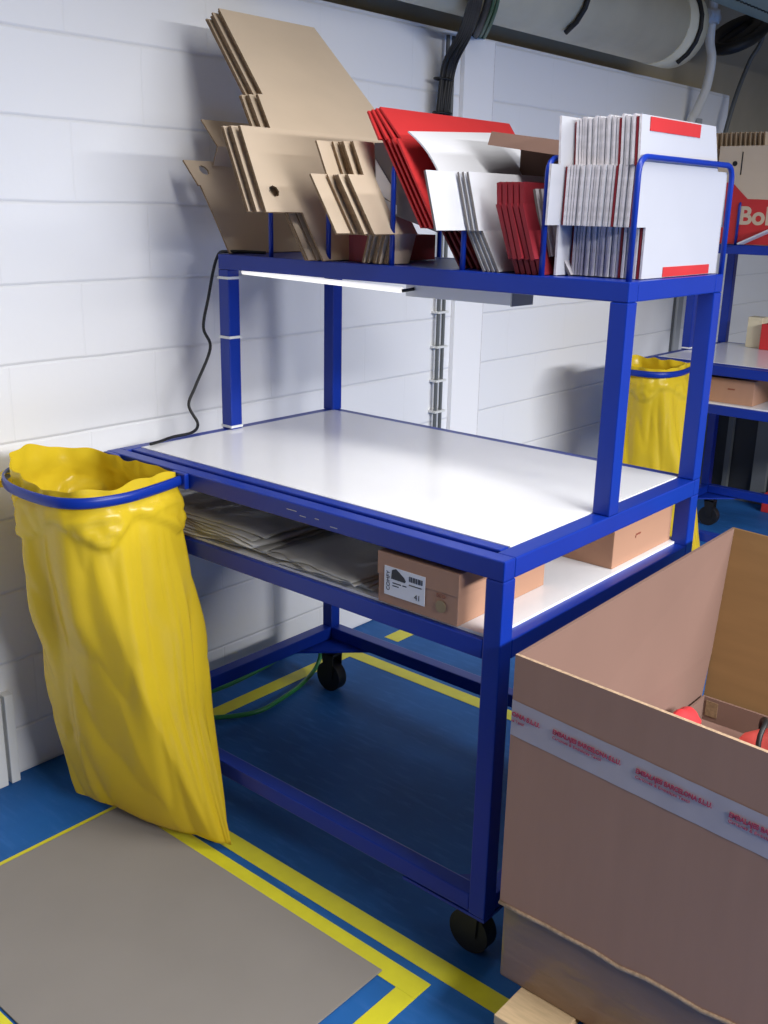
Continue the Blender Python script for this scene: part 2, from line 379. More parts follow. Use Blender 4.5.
# ------------------------------------------------------------------ the packing benches
def bench(ox, oy, label, zd, scuffs, hs=1.0):
    t = thing('packing_bench', (0.2+ox, oy, 0), label, 'workbench', None)
    def part(name, boxes, m=BLUE, bev=0.003, parent=None):
        b = BM()
        for a, c in boxes: bx(b, (a[0]+ox, a[1]+oy, a[2]), (c[0]+ox, c[1]+oy, c[2]), bev)
        return obj(name, b, m, parent or t)
    zd0 = zd
    xL, xR, yF, yB, zT = 0.2, 1.426, 0.0, 0.84, 0.93
    q = 0.04
    for (x, y) in ((xL, yF), (xR-q, yF), (xL, yB-q), (xR-q, yB-q)):
        part('leg', [((x, y, 0.155), (x+q, y+q, zT-0.0402))])
    # top frame: outer rail, recessed channel and inner lip along the front
    part('front_rail', [((xL, yF, zT-q), (xR, yF+0.036, zT)), ((xL+0.02, yF+0.0362, zT-q+0.002), (xR-0.045, yF+0.0518, zT-0.010)),
                        ((xL+0.035, yF+0.052, zT-q), (xR-0.045, yF+0.081, zT))])
    part('back_rail', [((xL, yB-0.03, zT-q), (xR, yB, zT))])
    part('side_rail', [((xL, yF+0.0365, zT-q), (xL+0.033, yB-0.0305, zT))])
    part('side_rail', [((xR-0.042, yF+0.0365, zT-q), (xR, yB-0.0305, zT))])
    part('worktop', [((xL+0.034, yF+0.082, zT-0.022), (xR-0.043, yB-0.031, zT+0.001))], WHITE_LAM, 0.001)
    # lower shelf
    zl = 0.765
    part('shelf_rail', [((xL+q+0.0003, yF, zl-q), (xR-q-0.0003, yF+q, zl))])
    part('shelf_rail', [((xL+q+0.0003, yB-q, zl-q), (xR-q-0.0003, yB, zl))])
    part('shelf_rail', [((xL, yF+q+0.0003, zl-q), (xL+q, yB-q-0.0003, zl))])
    part('shelf_rail', [((xR-q, yF+q+0.0003, zl-q), (xR, yB-q-0.0003, zl))])
    part('lower_shelf', [((xL+q+0.001, yF+0.012, zl+0.0003), (xR-q-0.001, yB-0.012, zl+0.006)), ((xR-q-0.001, yF+q+0.002, zl+0.0003), (xR-0.030, yB-q-0.002, zl+0.006))], WHITE_LAM, 0)
    # base frame with corner plates and castors
    zb = 0.198
    part('base_rail', [((xL+q+0.0003, yF, zb-q), (xR-q-0.0003, yF+q, zb))])
    part('base_rail', [((xL+q+0.0003, yB-q, zb-q), (xR-q-0.0003, yB, zb))])
    part('base_rail', [((xL, yF+q+0.0003, zb-q), (xL+q, yB-q-0.0003, zb))])
    part('base_rail', [((xR-q, yF+q+0.0003, zb-q), (xR, yB-q-0.0003, zb))])
    for sx, sy, cx, cy in ((1, 1, xL, yF), (-1, 1, xR, yF), (1, -1, xL, yB), (-1, -1, xR, yB)):
        cx += ox; cy += oy
        b = BM(); a = 0.215
        lo = [b.verts.new((cx+sx*p[0], cy+sy*p[1], 0.148)) for p in ((0, 0), (a, 0), (0, a))]
        hi = [b.verts.new((cx+sx*p[0], cy+sy*p[1], 0.1547)) for p in ((0, 0), (a, 0), (0, a))]
        b.faces.new(lo[::-1]); b.faces.new(hi)
        for i in range(3): b.faces.new((lo[i], lo[(i+1) % 3], hi[(i+1) % 3], hi[i]))
        cp = obj('castor_plate', b, BLUE, t)
        wx, wy = cx+sx*0.078, cy+sy*0.078
        b = BM(); cyl(b, (wx, wy, 0.14), (0, 0, 1), 0.026, 0.016)
        for s in (-1, 1):
            hexa(b, [(wx-0.012, wy+s*0.020, 0.045), (wx+0.022, wy+s*0.020, 0.045), (wx+0.026, wy+s*0.020, 0.134), (wx-0.026, wy+s*0.020, 0.134),
                     (wx-0.012, wy+s*0.0225, 0.045), (wx+0.022, wy+s*0.0225, 0.045), (wx+0.026, wy+s*0.0225, 0.134), (wx-0.026, wy+s*0.0225, 0.134)])
        bx(b, (wx-0.026, wy-0.0225, 0.128), (wx+0.026, wy+0.0225, 0.134))
        fk = obj('castor_fork', b, BLACK, t)
        b = BM(); tube(b, [(wx, wy-0.018, 0.05), (wx, wy-0.014, 0.05), (wx, wy+0.014, 0.05), (wx, wy+0.018, 0.05)], 0.05, 28)
        obj('castor_wheel', b, BLACK, t)
    # upper shelf on four posts
    yP, zS = 0.386, 1.411
    for (x, y) in ((xL, yP), (xR-q, yP), (xL, yB-q), (xR-q, yB-q)):
        part('post', [((x, y, zT+0.0005), (x+q, y+q, zS-q-0.0003))])
    for zz in (0.935, 1.185, 1.345):
        part('cable_tie', [((xL-0.0015, yP-0.0015, zz), (xL+q+0.0015, yP+q+0.0015, zz+0.007))], WHITE_MET, 0)
    part('upper_shelf_rail', [((xL, yP, zS-q), (xR, yP+q, zS))])
    part('upper_shelf_rail', [((xL, yB-q, zS-q), (xR, yB, zS))])
    part('upper_shelf_rail', [((xL, yP+q+0.0003, zS-q), (xL+q, yB-q-0.0003, zS))])
    part('upper_shelf_rail', [((xR-q, yP+q+0.0003, zS-q), (xR, yB-q-0.0003, zS))])
    part('upper_shelf_panel', [((xL+q+0.001, yP+q+0.001, zS-0.012), (xR-q-0.001, yB-q-0.001, zS-0.001))], BLUE, 0)
    for k in range(1, 7):
        x = xL-0.01+0.205*k - (0.004 if k == 6 else 0); r = 0.03
        zd = 1.53 if (k == 4 and scuffs) else zd0
        y0, y1 = yP+0.014, yB+0.006
        P = [(x, y0, zS-0.01), (x, y0, zd-r)] + [(x, y0+r-r*math.cos(a), zd-r+r*math.sin(a)) for a in (0.4, 0.8, 1.2)] + [(x, y0+r, zd), (x, y1-r, zd)] + \
            [(x, y1-r+r*math.sin(a), zd-r+r*math.cos(a)) for a in (0.4, 0.8, 1.2)] + [(x, y1, zd-r), (x, y1, zS-0.02)]
        b = BM(); tube(b, [(p[0]+ox, p[1]+oy, p[2]) for p in P], 0.0062, 10); obj('divider_hoop', b, BLUE, t)
    # bag hoop at the wall end of the front rail
    b = BM(); tube(b, [(0.2+(p[0]-0.2)*hs+ox, p[1]+oy, p[2]) for p in HOOP_PATH], 0.006, 10, rz=0.013); obj('bag_hoop', b, BLUE, t)
    hx = 0.2+(0.505-0.2)*hs
    part('hoop_bracket', [((hx-0.025, -0.014, 0.892), (hx+0.025, -0.0005, 0.93))])
    part('hoop_bracket', [((0.205, -0.014, 0.892), (0.26, -0.0005, 0.93))])
    if scuffs:
        for x, z, l in ((0.86, 0.912, 0.03), (0.90, 0.905, 0.018), (0.945, 0.908, 0.012), (0.99, 0.900, 0.02)):
            b = BM(); bx(b, (x+ox, oy-0.0008, z), (x+l+ox, oy-0.0001, z+0.0016)); obj('paint_scratch', b, STEEL, t)
    return t
HOOP_KEY = [(0.510, -0.004, 0.912), (0.530, -0.09, 0.911), (0.540, -0.19, 0.910), (0.515, -0.275, 0.910), (0.45, -0.318, 0.910), (0.33, -0.325, 0.910), (0.235, -0.305, 0.910),
            (0.165, -0.255, 0.911), (0.128, -0.17, 0.912), (0.135, -0.07, 0.912), (0.18, -0.018, 0.912), (0.23, -0.006, 0.912)]
HOOP_PATH = smooth_path(HOOP_KEY, 6)
bench(0, 0, 'blue steel packing bench with white top and divided upper shelf, nearest the camera', 1.645, True)
bench(0.15, 2.67, 'second blue packing bench with white top, farther along the wall at the right edge', 1.60, False, 0.78)

# ------------------------------------------------------------------ yellow bags in the hoops
def resample(pts, n):
    pts = [Vector(p) for p in pts]; pts.append(pts[0].copy()); L = [0]
    for a, c in zip(pts, pts[1:]): L.append(L[-1]+(c-a).length)
    out = []; j = 0
    for i in range(n):
        s = L[-1]*i/n
        while L[j+1] < s: j += 1
        k = (s-L[j])/max(L[j+1]-L[j], 1e-9); out.append(pts[j].lerp(pts[j+1], k))
    return out
def bag(ox, oy, label, seed, hs=1.0, tail=True):
    N, M = 168, 90
    keys = HOOP_KEY + [(0.33, -0.016, 0.912), (0.43, -0.016, 0.912)]
    loop = resample([Vector((p[0], p[1], 0)) for p in smooth_path(keys+[keys[0]], 8)[:-1]], N)
    cen = Vector((0.345, -0.165, 0))
    ax = Vector((0.949, 0.316, 0)); ay = Vector((-0.316, 0.949, 0)); bc = Vector((0.485, -0.122, 0))
    # bottom seam outline, indexed by the direction each hoop point leaves the centre
    b = BM(); rows = []
    for j in range(M+1):
        t = j/M; z = 0.932 + (0.03-0.932)*t
        row = []
        for i in range(N):
            p = loop[i]; d = (p-cen); dn = d.normalized()
            inner = p - dn*0.016
            a = math.atan2(dn.dot(ay), dn.dot(ax))
            wall = 0.045*(1-t)**0.5+0.012
            e = bc + ax*(0.235*math.copysign(abs(math.cos(a))**0.8, math.cos(a))) + ay*(wall*math.sin(a)*1.2)
            s = t**1.15
            q = inner.lerp(e, s)
            # lean of the bag towards the aisle as it drops is carried by bc; folds below
            ang = 2*PI*i/N
            f = 0.010*math.sin(9*ang+2.2*math.sin(3*t+seed)+seed)*(1-abs(2*t-0.8))*1.0
            f += 0.012*noise.noise(Vector((math.cos(ang)*2.2+seed, math.sin(ang)*2.2, t*2.0+seed)))*min(1, t*5)
            f += 0.020*noise.noise(Vector((math.cos(ang)*1.0+seed*2, math.sin(ang)*1.0+t*1.4, t*3.1)))*min(1, t*4)*(1-t*0.6)
            rdg = noise.noise(Vector((math.cos(ang)*3.5+t*2.5+seed, math.sin(ang)*3.5-t*1.5, t*1.2)))
            f += 0.016*(abs(rdg)**0.6)*min(1, t*4)*(1-0.4*t)
            rd2 = noise.noise(Vector((math.cos(ang)*1.7+0.5*t+seed*3, math.sin(ang)*1.7+0.3*t, t*0.8+seed)))
            f += 0.045*(0.18-abs(rd2))*min(1, t*3)*(1-0.45*t)
            # gathered cuff just below the hoop
            lim = 0.085+0.028*math.sin(5*ang+seed)+0.022*noise.noise(Vector((math.cos(ang)*3, math.sin(ang)*3, seed)))
            dz = 0.905-z
            if dz > 0.008:
                cuff = max(0.0, min(1.0, (dz-0.008)/0.025)) * max(0.0, min(1.0, (lim-dz)/0.010))
                f += 0.012*cuff + 0.008*cuff*noise.noise(Vector((ang*6, dz*50, seed)))
            if t < 0.03: f = 0.004*math.sin(14*ang)
            q = q + dn*f
            zz = z
            if t < 0.04: zz += (0.04-t)/0.04*(0.012*noise.noise(Vector((math.cos(ang)*3, math.sin(ang)*3, seed+4)))+0.002+0.030*max(0, math.sin(ang*1.0+4.4))**3)
            if t > 0.93: zz += (t-0.93)/0.07*(0.020*max(0, -math.cos(a)) - 0.012*max(0, math.cos(a))**4)
            row.append(b.verts.new((0.2+(q.x-0.2)*hs+ox, q.y+oy, max(zz, 0.012))))
        rows.append(row)
    for j in range(M):
        for i in range(N):
            b.faces.new((rows[j][i], rows[j][(i+1) % N], rows[j+1][(i+1) % N], rows[j+1][i]))
    last = rows[-1]
    h = N//2
    c0 = b.verts.new(sum((v.co for v in last), Vector())/N)
    for i in range(N): b.faces.new((last[i], last[(i+1) % N], c0))
    o = obj('waste_bag', b, YEL, smooth=True)
    tag(o, label, 'bag')
    if not tail: return o
    # loose end of film pulled out over the hoop on its wall side
    b = BM(); g = []
    for i in range(15):
        u = i/14
        row = []
        for j in range(11):
            v = j/10
            p = Vector((0.24, -0.318, 0.905)).lerp(Vector((0.115, -0.16, 0.905)), u)
            outw = Vector((-0.75, -0.62, 0))
            d = v*(0.13*math.sin(PI*min(1, 0.12+0.8*u))+0.01)
            q = p + outw.normalized()*(d+0.004) + Vector((0, 0, 0.006-0.06*v*v+0.012*math.sin(7*u+3*v)-0.03*v*(1-u)))
            row.append(b.verts.new((q.x+ox, q.y+oy, q.z)))
        g.append(row)
    for i in range(14):
        for j in range(10): b.faces.new((g[i][j], g[i+1][j], g[i+1][j+1], g[i][j+1]))
    obj('loose_edge', b, YEL, o, smooth=True)
    return o
bag(0, 0, 'large translucent yellow plastic bag hanging from the hoop of the nearest bench', 1.3)
bag(0.15, 2.67, 'yellow plastic bag hanging at the far bench, seen through the near bench posts', 4.1, 0.78, False)

# ------------------------------------------------------------------ lamp under the upper shelf
t = thing('under_shelf_lamp', (0.7, 0.55, 1.37), 'white strip lamp fixed under the upper shelf of the nearest bench', 'lamp')
b = BM(); tube(b, [(0.235, 0.445, 1.363), (0.24, 0.445, 1.363), (0.785, 0.445, 1.352), (0.80, 0.445, 1.352)], 0.0068, 12); obj('tube', b, TUBE_W, t)
b = BM()
bx(b, (0.792, 0.470, 1.336), (1.096, 0.473, 1.3705)); bx(b, (0.792, 0.473, 1.362), (1.096, 0.55, 1.3705)); bx(b, (0.792, 0.55, 1.345), (1.096, 0.553, 1.3705))
obj('reflector_hood', b, WHITE_MET, t)
b = BM(); bx(b, (1.0965, 0.468, 1.334), (1.101, 0.555, 1.3705), 0.001); obj('end_cap', b, STEEL, t)
b = BM(); cyl(b, (0.945, 0.51, 1.350), (1, 0, 0), 0.008, 0.29, 14); obj('tube', b, TUBE, t)
b = BM(); tube(b, smooth_path([(0.80, 0.445, 1.350), (0.81, 0.455, 1.352), (0.82, 0.468, 1.355)], 4), 0.004, 8); obj('lead', b, BLACK, t)
b = BM()
tube(b, smooth_path([(0.30, 0.47, 1.416), (0.22, 0.41, 1.417), (0.18, 0.40, 1.40), (0.155, 0.386, 1.29), (0.15, 0.37, 1.21), (0.15, 0.392, 1.15), (0.15, 0.335, 1.05), (0.155, 0.305, 1.00),
                     (0.175, 0.318, 0.95), (0.21, 0.27, 0.937), (0.215, 0.20, 0.936), (0.235, 0.14, 0.936), (0.243, 0.105, 0.936)], 8), 0.0042, 8)
tag(obj('power_cable', b, BLACK), 'thin black cable hanging from the upper shelf corner down onto the white worktop', 'cable')

# ------------------------------------------------------------------ flattened cartons on the upper shelf
def panel(bm, A, B, ys, t, hole=None, mi_edge=1):
    """A, B: (x, z) of the lower and upper fold; ys = (lo at A, hi at A, lo at B, hi at B); thickness t towards -x"""
    n = Vector((-(B[1]-A[1]), 0, (B[0]-A[0]))).normalized()
    if n.x > 0: n = -n
    c = [Vector((A[0], ys[0], A[1])), Vector((A[0], ys[1], A[1])), Vector((B[0], ys[3], B[1])), Vector((B[0], ys[2], B[1]))]
    if hole is None:
        return hexa(bm, c + [p+n*t for p in c], 0, mi_edge)
    u, v, r = hole
    def at(u, v):
        return (c[0]*(1-u)+c[1]*u)*(1-v)+(c[3]*(1-u)+c[2]*u)*v
    W_ = (c[1]-c[0]).length; H_ = (c[3]-c[0]).length
    outer = [at(*p) for p in ((0, 0), (u, 0), (1, 0), (1, v), (1, 1), (u, 1), (0, 1), (0, v))]
    inner = [at(u+r*math.cos(a)/W_, v+r*math.sin(a)/H_) for a in [PI*(-0.75+0.25*i) for i in range(8)]]
    V = [[bm.verts.new(p+n*t*k) for p in L] for k in (0, 1) for L in (outer, inner)]
    for i in range(8):
        j = (i+1) % 8
        bm.faces.new((V[0][i], V[0][j], V[1][j], V[1][i])); bm.faces.new((V[2][i], V[3][i], V[3][j], V[2][j]))
        f = bm.faces.new((V[0][i], V[2][i], V[2][j], V[0][j])); f.material_index = mi_edge
        f = bm.faces.new((V[1][i], V[1][j], V[3][j], V[3][i])); f.material_index = mi_edge
    return bm
def carton(prof, ys, t, mats, body=1, shift=(0, 0, 0), hole=None, flap_mats=None, name='flattened_carton'):
    """body panel is the thing's own mesh, the other panels are its flaps"""
    sx, sy, sz = shift
    def seg(i):
        b = BM(); A, B = prof[i], prof[i+1]
        # keep a hair between neighbouring panels of one carton
        return panel(b, (A[0]+sx, A[1]+sz), (B[0]+sx, B[1]+sz), [y+sy for y in ys[i]], t, hole if i == body else None)
    o = obj(name, seg(body), mats)
    for i in range(len(prof)-1):
        if i != body: obj('flap', seg(i), (flap_mats or {}).get(i, mats), o)
    return o
BR = [CARD, CARD_E]
# tall brown cartons leaning on the wall
G1 = 'tall brown cartons leaning over the first divider'
prof1 = [(0.607, 1.413), (0.545, 1.525), (0.428, 1.722), (0.358, 1.806), (0.180, 2.022)]
ys1 = [(0.375, 0.70, 0.365, 0.70), (0.245, 0.78, 0.272, 0.83), (0.371, 0.835, 0.395, 0.838), (0.412, 0.838, 0.428, 0.778)]
for k, dx in enumerate((0, 0.0085, 0.028, 0.038, 0.047, 0.0565, 0.067)):
    j = 0.010*math.sin(k*2.1) if k else 0
    P = [(p[0]-dx, p[1]) for p in prof1]
    d = 0.030*dx/0.067+0.006*math.sin(k*3.0)*(k > 0)
    P[4] = (P[4][0]+d*0.64, P[4][1]-d*0.77)
    fl = ys1[0]; e = 0.02*math.sin(k*1.3)
    o = carton(P, [(fl[0]+e, fl[1], fl[2]+e, fl[3])]+ys1[1:], 0.0048, BR, 1, (0, j*0.5, 0), (0.085, 0.24, 0.016))
    if k == 0: tag(o, 'outermost tall brown flattened carton with a round hand hole, leaning left at the shelf end', 'carton', G1)
    else: tag(o, 'tall brown flattened carton behind the outermost one in the left leaning bundle', 'carton', G1)
# loose brown carton low at the left end
o = carton([(0.228, 1.4135), (0.170, 1.515), (0.120, 1.588), (0.081, 1.652)], [(0.405, 0.78, 0.400, 0.78), (0.40, 0.78, 0.40, 0.78), (0.393, 0.78, 0.375, 0.78)], 0.005, BR, 2, hole=(0.13, 0.62, 0.015))
tag(o, 'single brown carton with a round hand hole, low at the left shelf end', 'carton')
o = carton([(0.118, 1.64), (0.145, 1.69), (0.085, 1.76)], [(0.46, 0.74, 0.455, 0.74), (0.455, 0.74, 0.45, 0.74)], 0.004, BR, 1, shift=(-0.014, 0, 0))
tag(o, 'brown carton with one flap poking out left of the tall bundle', 'carton')
# folded brown bundle bulging out over the divider
G3 = 'brown cartons bulging over the second divider'
for k in range(7):
    dx = 0.0120*k; e = 0.012*math.sin(k*1.9)
    y0 = 0.285 if k == 6 else 0.328+0.004*math.sin(k*2.3)
    o = carton([(0.792-dx, 1.413), (0.812-dx, 1.482), (0.728-dx, 1.612), (0.688-dx, 1.688)],
               [(0.40, 0.48, 0.40, 0.48), (y0, 0.485, y0, 0.475), (y0+0.055, 0.465, y0+0.06, 0.46)], 0.0055, BR, 1, (0, e*0.4, 0))
    tag(o, {0: 'brown carton closing the right side of the bundle bulging over the second divider', 6: 'brown carton closing the left side of the bundle bulging over the second divider'}.get(
        k, 'brown carton in the middle of the bundle bulging over the second divider'), 'carton', G3)
b = BM(); bx(b, (0.640, 0.43, 1.412), (0.700, 0.70, 1.475), 0.002); o = obj('small_carton', b, MAROON)
tag(o, 'small dark red carton standing under the bulging brown bundle', 'carton')
# white cartons with red flaps, leaning
G4 = 'leaning red cartons'
for k in range(4):
    dx = 0.017*k
    m_ = [RED, RED]
    prof = [(1.005-dx, 1.413), (0.945-dx, 1.50), (0.826-dx, 1.690), (0.742-dx*0.4, 1.762-0.003*k)]
    o = carton(prof, [(0.47, 0.72, 0.47, 0.72), (0.385+0.004*k, 0.84, 0.385+0.004*k, 0.84), (0.40-0.006*k, 0.90, 0.42-0.006*k, 0.95)], 0.005, m_, 1,
               flap_mats={2: [RED, RED], 0: [MAROON, MAROON]})
    tag(o, 'outermost red carton with its bright upper flap bent back, behind the curved white card' if k == 0 else 'red carton leaning behind the outermost red one, showing only its edge', 'carton', G4)
# curved white flap lying over the red ones
b = BM(); g = []
for i in range(13):
    u = i/12
    x = 0.955 - 0.105*u - 0.012*math.sin(PI*u*0.5)*u; z = 1.570+0.132*u+0.018*math.sin(PI*u)
    g.append([[b.verts.new((x+0.014+s*0.003-0.03*u*u*v, 0.388+0.40*v, z+s*0.002+0.022*u*v)) for v in (0, 0.25, 0.5, 0.75, 1)] for s in (0, 1)])
for i in range(12):
    for j in range(4):
        for s in (0, 1): b.faces.new((g[i][s][j], g[i+1][s][j], g[i+1][s][j+1], g[i][s][j+1]))
    for j in (0, 4): b.faces.new((g[i][0][j], g[i][1][j], g[i+1][1][j], g[i+1][0][j]))
for i in (0, 12):
    for j in range(4): b.faces.new((g[i][0][j], g[i][0][j+1], g[i][1][j+1], g[i][1][j]))
tag(obj('card_sheet', b, WCARD), 'curved white card sheet lying against the red flapped cartons', 'card')
# grey backed carton with white inside
b = BM()
hexa(b, [(0.725, 0.422, 1.684), (0.733, 0.422, 1.539), (0.925, 0.415, 1.489), (0.775, 0.422, 1.684), (0.725, 0.428, 1.684), (0.733, 0.428, 1.539), (0.925, 0.421, 1.489), (0.775, 0.428, 1.684)])
o = tag(obj('flattened_carton', b, GREYC), 'grey backed carton flap with white corner, left of the red cartons', 'carton')
b = BM()
for q4 in ([(0.731, 1.648), (0.735, 1.575), (0.786, 1.552), (0.786, 1.585)], [(0.734, 1.568), (0.736, 1.543), (0.80, 1.526), (0.80, 1.546)]):
    hexa(b, [(p[0], 0.4195-(p[0] > 0.75)*0.0015, p[1]) for p in q4]+[(p[0], 0.4212-(p[0] > 0.75)*0.0015, p[1]) for p in q4])
obj('white_lining', b, WCARD, o)
# white folded cartons in the middle
G5 = 'white folded cartons in the middle compartment'
for k in range(4):
    dx = 0.0125*k
    y0 = 0.285 if k == 3 else 0.385
    o = carton([(1.108-dx, 1.413), (1.060-dx, 1.497), (1.026-dx, 1.618)], [(0.40, 0.62, 0.40, 0.62), (y0, 0.70, y0, 0.70)], 0.0055, [WCARD, GREYC], 1)
    tag(o, {0: 'white carton nearest the dark red bundle, its lower flap on the shelf', 3: 'white carton sticking out furthest, left side of the middle bundle'}.get(k, 'white carton inside the middle bundle with grey cut edges'), 'carton', G5)
# dark red bundle
G6 = 'dark red folded cartons'
for k in range(5):
    dx = 0.0145*k
    o = carton([(1.218-dx, 1.413), (1.210-dx, 1.445), (1.168-dx, 1.555), (1.158-dx, 1.598)], [(0.40, 0.66, 0.395, 0.66), (0.378+0.004*math.sin(k*2), 0.68, 0.385, 0.68), (0.39, 0.66, 0.40, 0.66)], 0.010, [MAROON, MAROON], 1)
    tag(o, 'dark red folded carton in the bundle right of the middle white cartons' if 0 < k < 4 else
        ('rightmost dark red folded carton, beside the blue divider' if k == 0 else 'leftmost dark red folded carton, touching the middle white cartons'), 'carton', G6)
# brown carton with its flap up, behind
b = BM()
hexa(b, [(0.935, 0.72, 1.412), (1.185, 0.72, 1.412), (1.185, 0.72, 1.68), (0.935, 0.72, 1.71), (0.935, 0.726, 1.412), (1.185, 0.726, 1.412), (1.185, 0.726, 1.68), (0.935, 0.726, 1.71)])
o = tag(obj('open_carton', b, CARD_IN_SHADE), 'brown carton with its top flap bent out above the dark red bundle', 'carton')
b = BM()
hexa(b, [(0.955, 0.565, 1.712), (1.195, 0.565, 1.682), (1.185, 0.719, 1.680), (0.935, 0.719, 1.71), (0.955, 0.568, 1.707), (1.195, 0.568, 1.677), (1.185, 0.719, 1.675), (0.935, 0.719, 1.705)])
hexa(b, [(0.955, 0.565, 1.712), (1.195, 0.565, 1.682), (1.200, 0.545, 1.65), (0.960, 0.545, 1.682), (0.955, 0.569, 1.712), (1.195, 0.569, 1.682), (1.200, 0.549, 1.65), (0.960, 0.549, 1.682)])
obj('flap', b, CARD_IN_SHADE, o)
# pale cartons leaning on the fifth divider
G7 = 'pale cartons leaning behind the fifth divider'
for k in range(4):
    dx = 0.014*k
    o = carton([(1.272-dx, 1.413), (1.254-dx, 1.45), (1.218-dx, 1.585)][0:3], [(0.44, 0.70, 0.43, 0.70), (0.41, 0.70, 0.41, 0.70)], 0.006, [WCARD_E, GREYC], 1)
    o.location.x -= 0.022; o.location.y += 0.02
    tag(o, 'pale grey white carton leaning low between the dark red bundle and the tall white stack', 'carton', G7)
# the tall white stack with red marks
G8 = 'white cartons of the tall stack at the right shelf end'
n = 26
for k in range(n):
    x = 1.404-k*0.0068
    red = k in (1, 7, 24)
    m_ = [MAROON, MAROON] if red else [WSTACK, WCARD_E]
    jy = 0.0025*math.sin(k*2.7)+0.001*math.sin(k*5.1) if k else 0
    if k == n-1: jy = -0.05
    jz = (0.0025*math.sin(k*1.3) if k else 0) - (0.006 if red else 0)
    lean = 0.004
    o = carton([(x+0.002, 1.4125), (x+0.002, 1.5135), (x+lean, 1.631+jz*0.4), (x, 1.722+jz)], [(0.472+jy, 0.842, 0.472+jy, 0.842), (0.425+jy, 0.852, 0.425+jy, 0.838), (0.418+jy+0.0016*k, 0.785, 0.418+jy+0.0016*k, 0.76)], 0.0050, m_, 1)
    if k == 0:
        tag(o, 'outermost white carton of the tall stack, with red marks on its top and bottom flaps', 'carton', G8)
        for (z0, z1, ya, yb) in ((1.694, 1.7195, 0.452, 0.68), (1.4135, 1.4335, 0.565, 0.795)):
            b = BM(); xx = (x+lean) - lean*(z0-1.631)/(0.091) if z0 > 1.6 else x+0.002
            bx(b, (xx+0.0002, ya, z0), (xx+0.0016, yb, z1)); obj('red_mark', b, RED, o)
    elif k == n-1: tag(o, 'leftmost white carton of the tall stack, sticking out past the others', 'carton', G8)
    elif red:
        tag(o, {1: 'dark red carton just behind the outermost white one in the tall stack', 7: 'dark red carton a third of the way into the tall white stack', 24: 'dark red carton at the left side of the tall white stack'}[k], 'carton', G8)
    else: tag(o, 'white flattened carton inside the tall stack, seen only by its cut edges', 'carton', G8)

# ------------------------------------------------------------------ things on the lower shelf
ZS = 0.7715
SB = len(bpy.data.objects)
t = thing('shoe_box', (1.2, 0.16, ZS), 'brown shoe box with a white picture label at the front of the lower shelf', 'box')
b = BM(); bx(b, (1.10, 0.004, ZS), (1.301, 0.315, ZS+0.085), 0.0015); obj('body', b, CARD_D, t)
b = BM(); bx(b, (1.098, 0.002, ZS+0.0602), (1.303, 0.317, ZS+0.108), 0.0015)
bmesh.ops.translate(b, verts=b.verts, vec=(0, 0, 0)); obj('lid', b, CARD_D, t)
b = BM(); bx(b, (1.118, 0.0008, ZS+0.021), (1.222, 0.0019, ZS+0.082)); lb = obj('label', b, LABELW, t)
# shoe picture on the label
b = BM()
prof = [(1.137, 0.838), (1.138, 0.848), (1.148, 0.852), (1.158, 0.846), (1.170, 0.838), (1.174, 0.832), (1.172, 0.8285), (1.136, 0.829)]
v0 = [b.verts.new((p[0], 0.0002, p[1])) for p in prof]; v1 = [b.verts.new((p[0], 0.0007, p[1])) for p in prof]
b.faces.new(v0); b.faces.new(v1[::-1])
for i in range(len(prof)): b.faces.new((v0[i], v0[(i+1) % len(prof)], v1[(i+1) % len(prof)], v1[i]))
obj('shoe_picture', b, INK_K, lb)
b = BM()
for i in range(16):
    xx = 1.182+i*0.0022+(0.0006 if i % 3 else 0); bx(b, (xx, 0.0003, 0.834), (xx+(0.0012 if i % 2 else 0.0018)*0.8, 0.0007, 0.845))
obj('barcode', b, INK_K, lb)
text_part('lettering', 'COMFY', 0.0125, plane_mat((1.1325, 0.0006, 0.802), (0, 0, 1), (-1, 0, 0)), INK_K, lb)
text_part('lettering', '41', 0.016, plane_mat((1.196, 0.0006, 0.800), (1, 0, 0), (0, 0, 1)), INK_K, lb)
b = BM()
for i, (x0, x1, z) in enumerate(((1.140, 1.162, 0.820), (1.166, 1.176, 0.820), (1.182, 1.214, 0.826), (1.140, 1.156, 0.814))): bx(b, (x0, 0.0003, z), (x1, 0.0007, z+0.0022))
obj('printed_line', b, INK_K, lb)
b = BM(); cyl(b, (1.262, 0.0012, ZS+0.032), (0, 1, 0), 0.0125, 0.0012, 24); obj('round_seal', b, GOLD, t)
text_part('stamp', 'ECO', 0.011, plane_mat((1.250, 0.0016, ZS+0.050), (1, 0, 0), (0, 0, 1)), INK_B, t)
t.location.x += 0.022
# larger brown box at the back right of the lower shelf
t = thing('cardboard_box', (1.25, 0.67, ZS), 'plain closed brown cardboard box at the right end of the lower shelf', 'box')
b = BM(); bx(b, (1.05, 0.505, ZS), (1.383, 0.798, ZS+0.1155), 0.002); obj('body', b, CARD_D, t)
b = BM(); bx(b, (1.3832, 0.610, ZS+0.056), (1.3838, 0.634, ZS+0.060)); bx(b, (1.3832, 0.608, ZS+0.051), (1.3838, 0.612, ZS+0.056)); obj('printed_mark', b, INK_B, t)
b = BM(); bx(b, (1.05, 0.648, ZS+0.1157), (1.383, 0.654, ZS+0.1164)); obj('flap_seam', b, CARD_E, t)
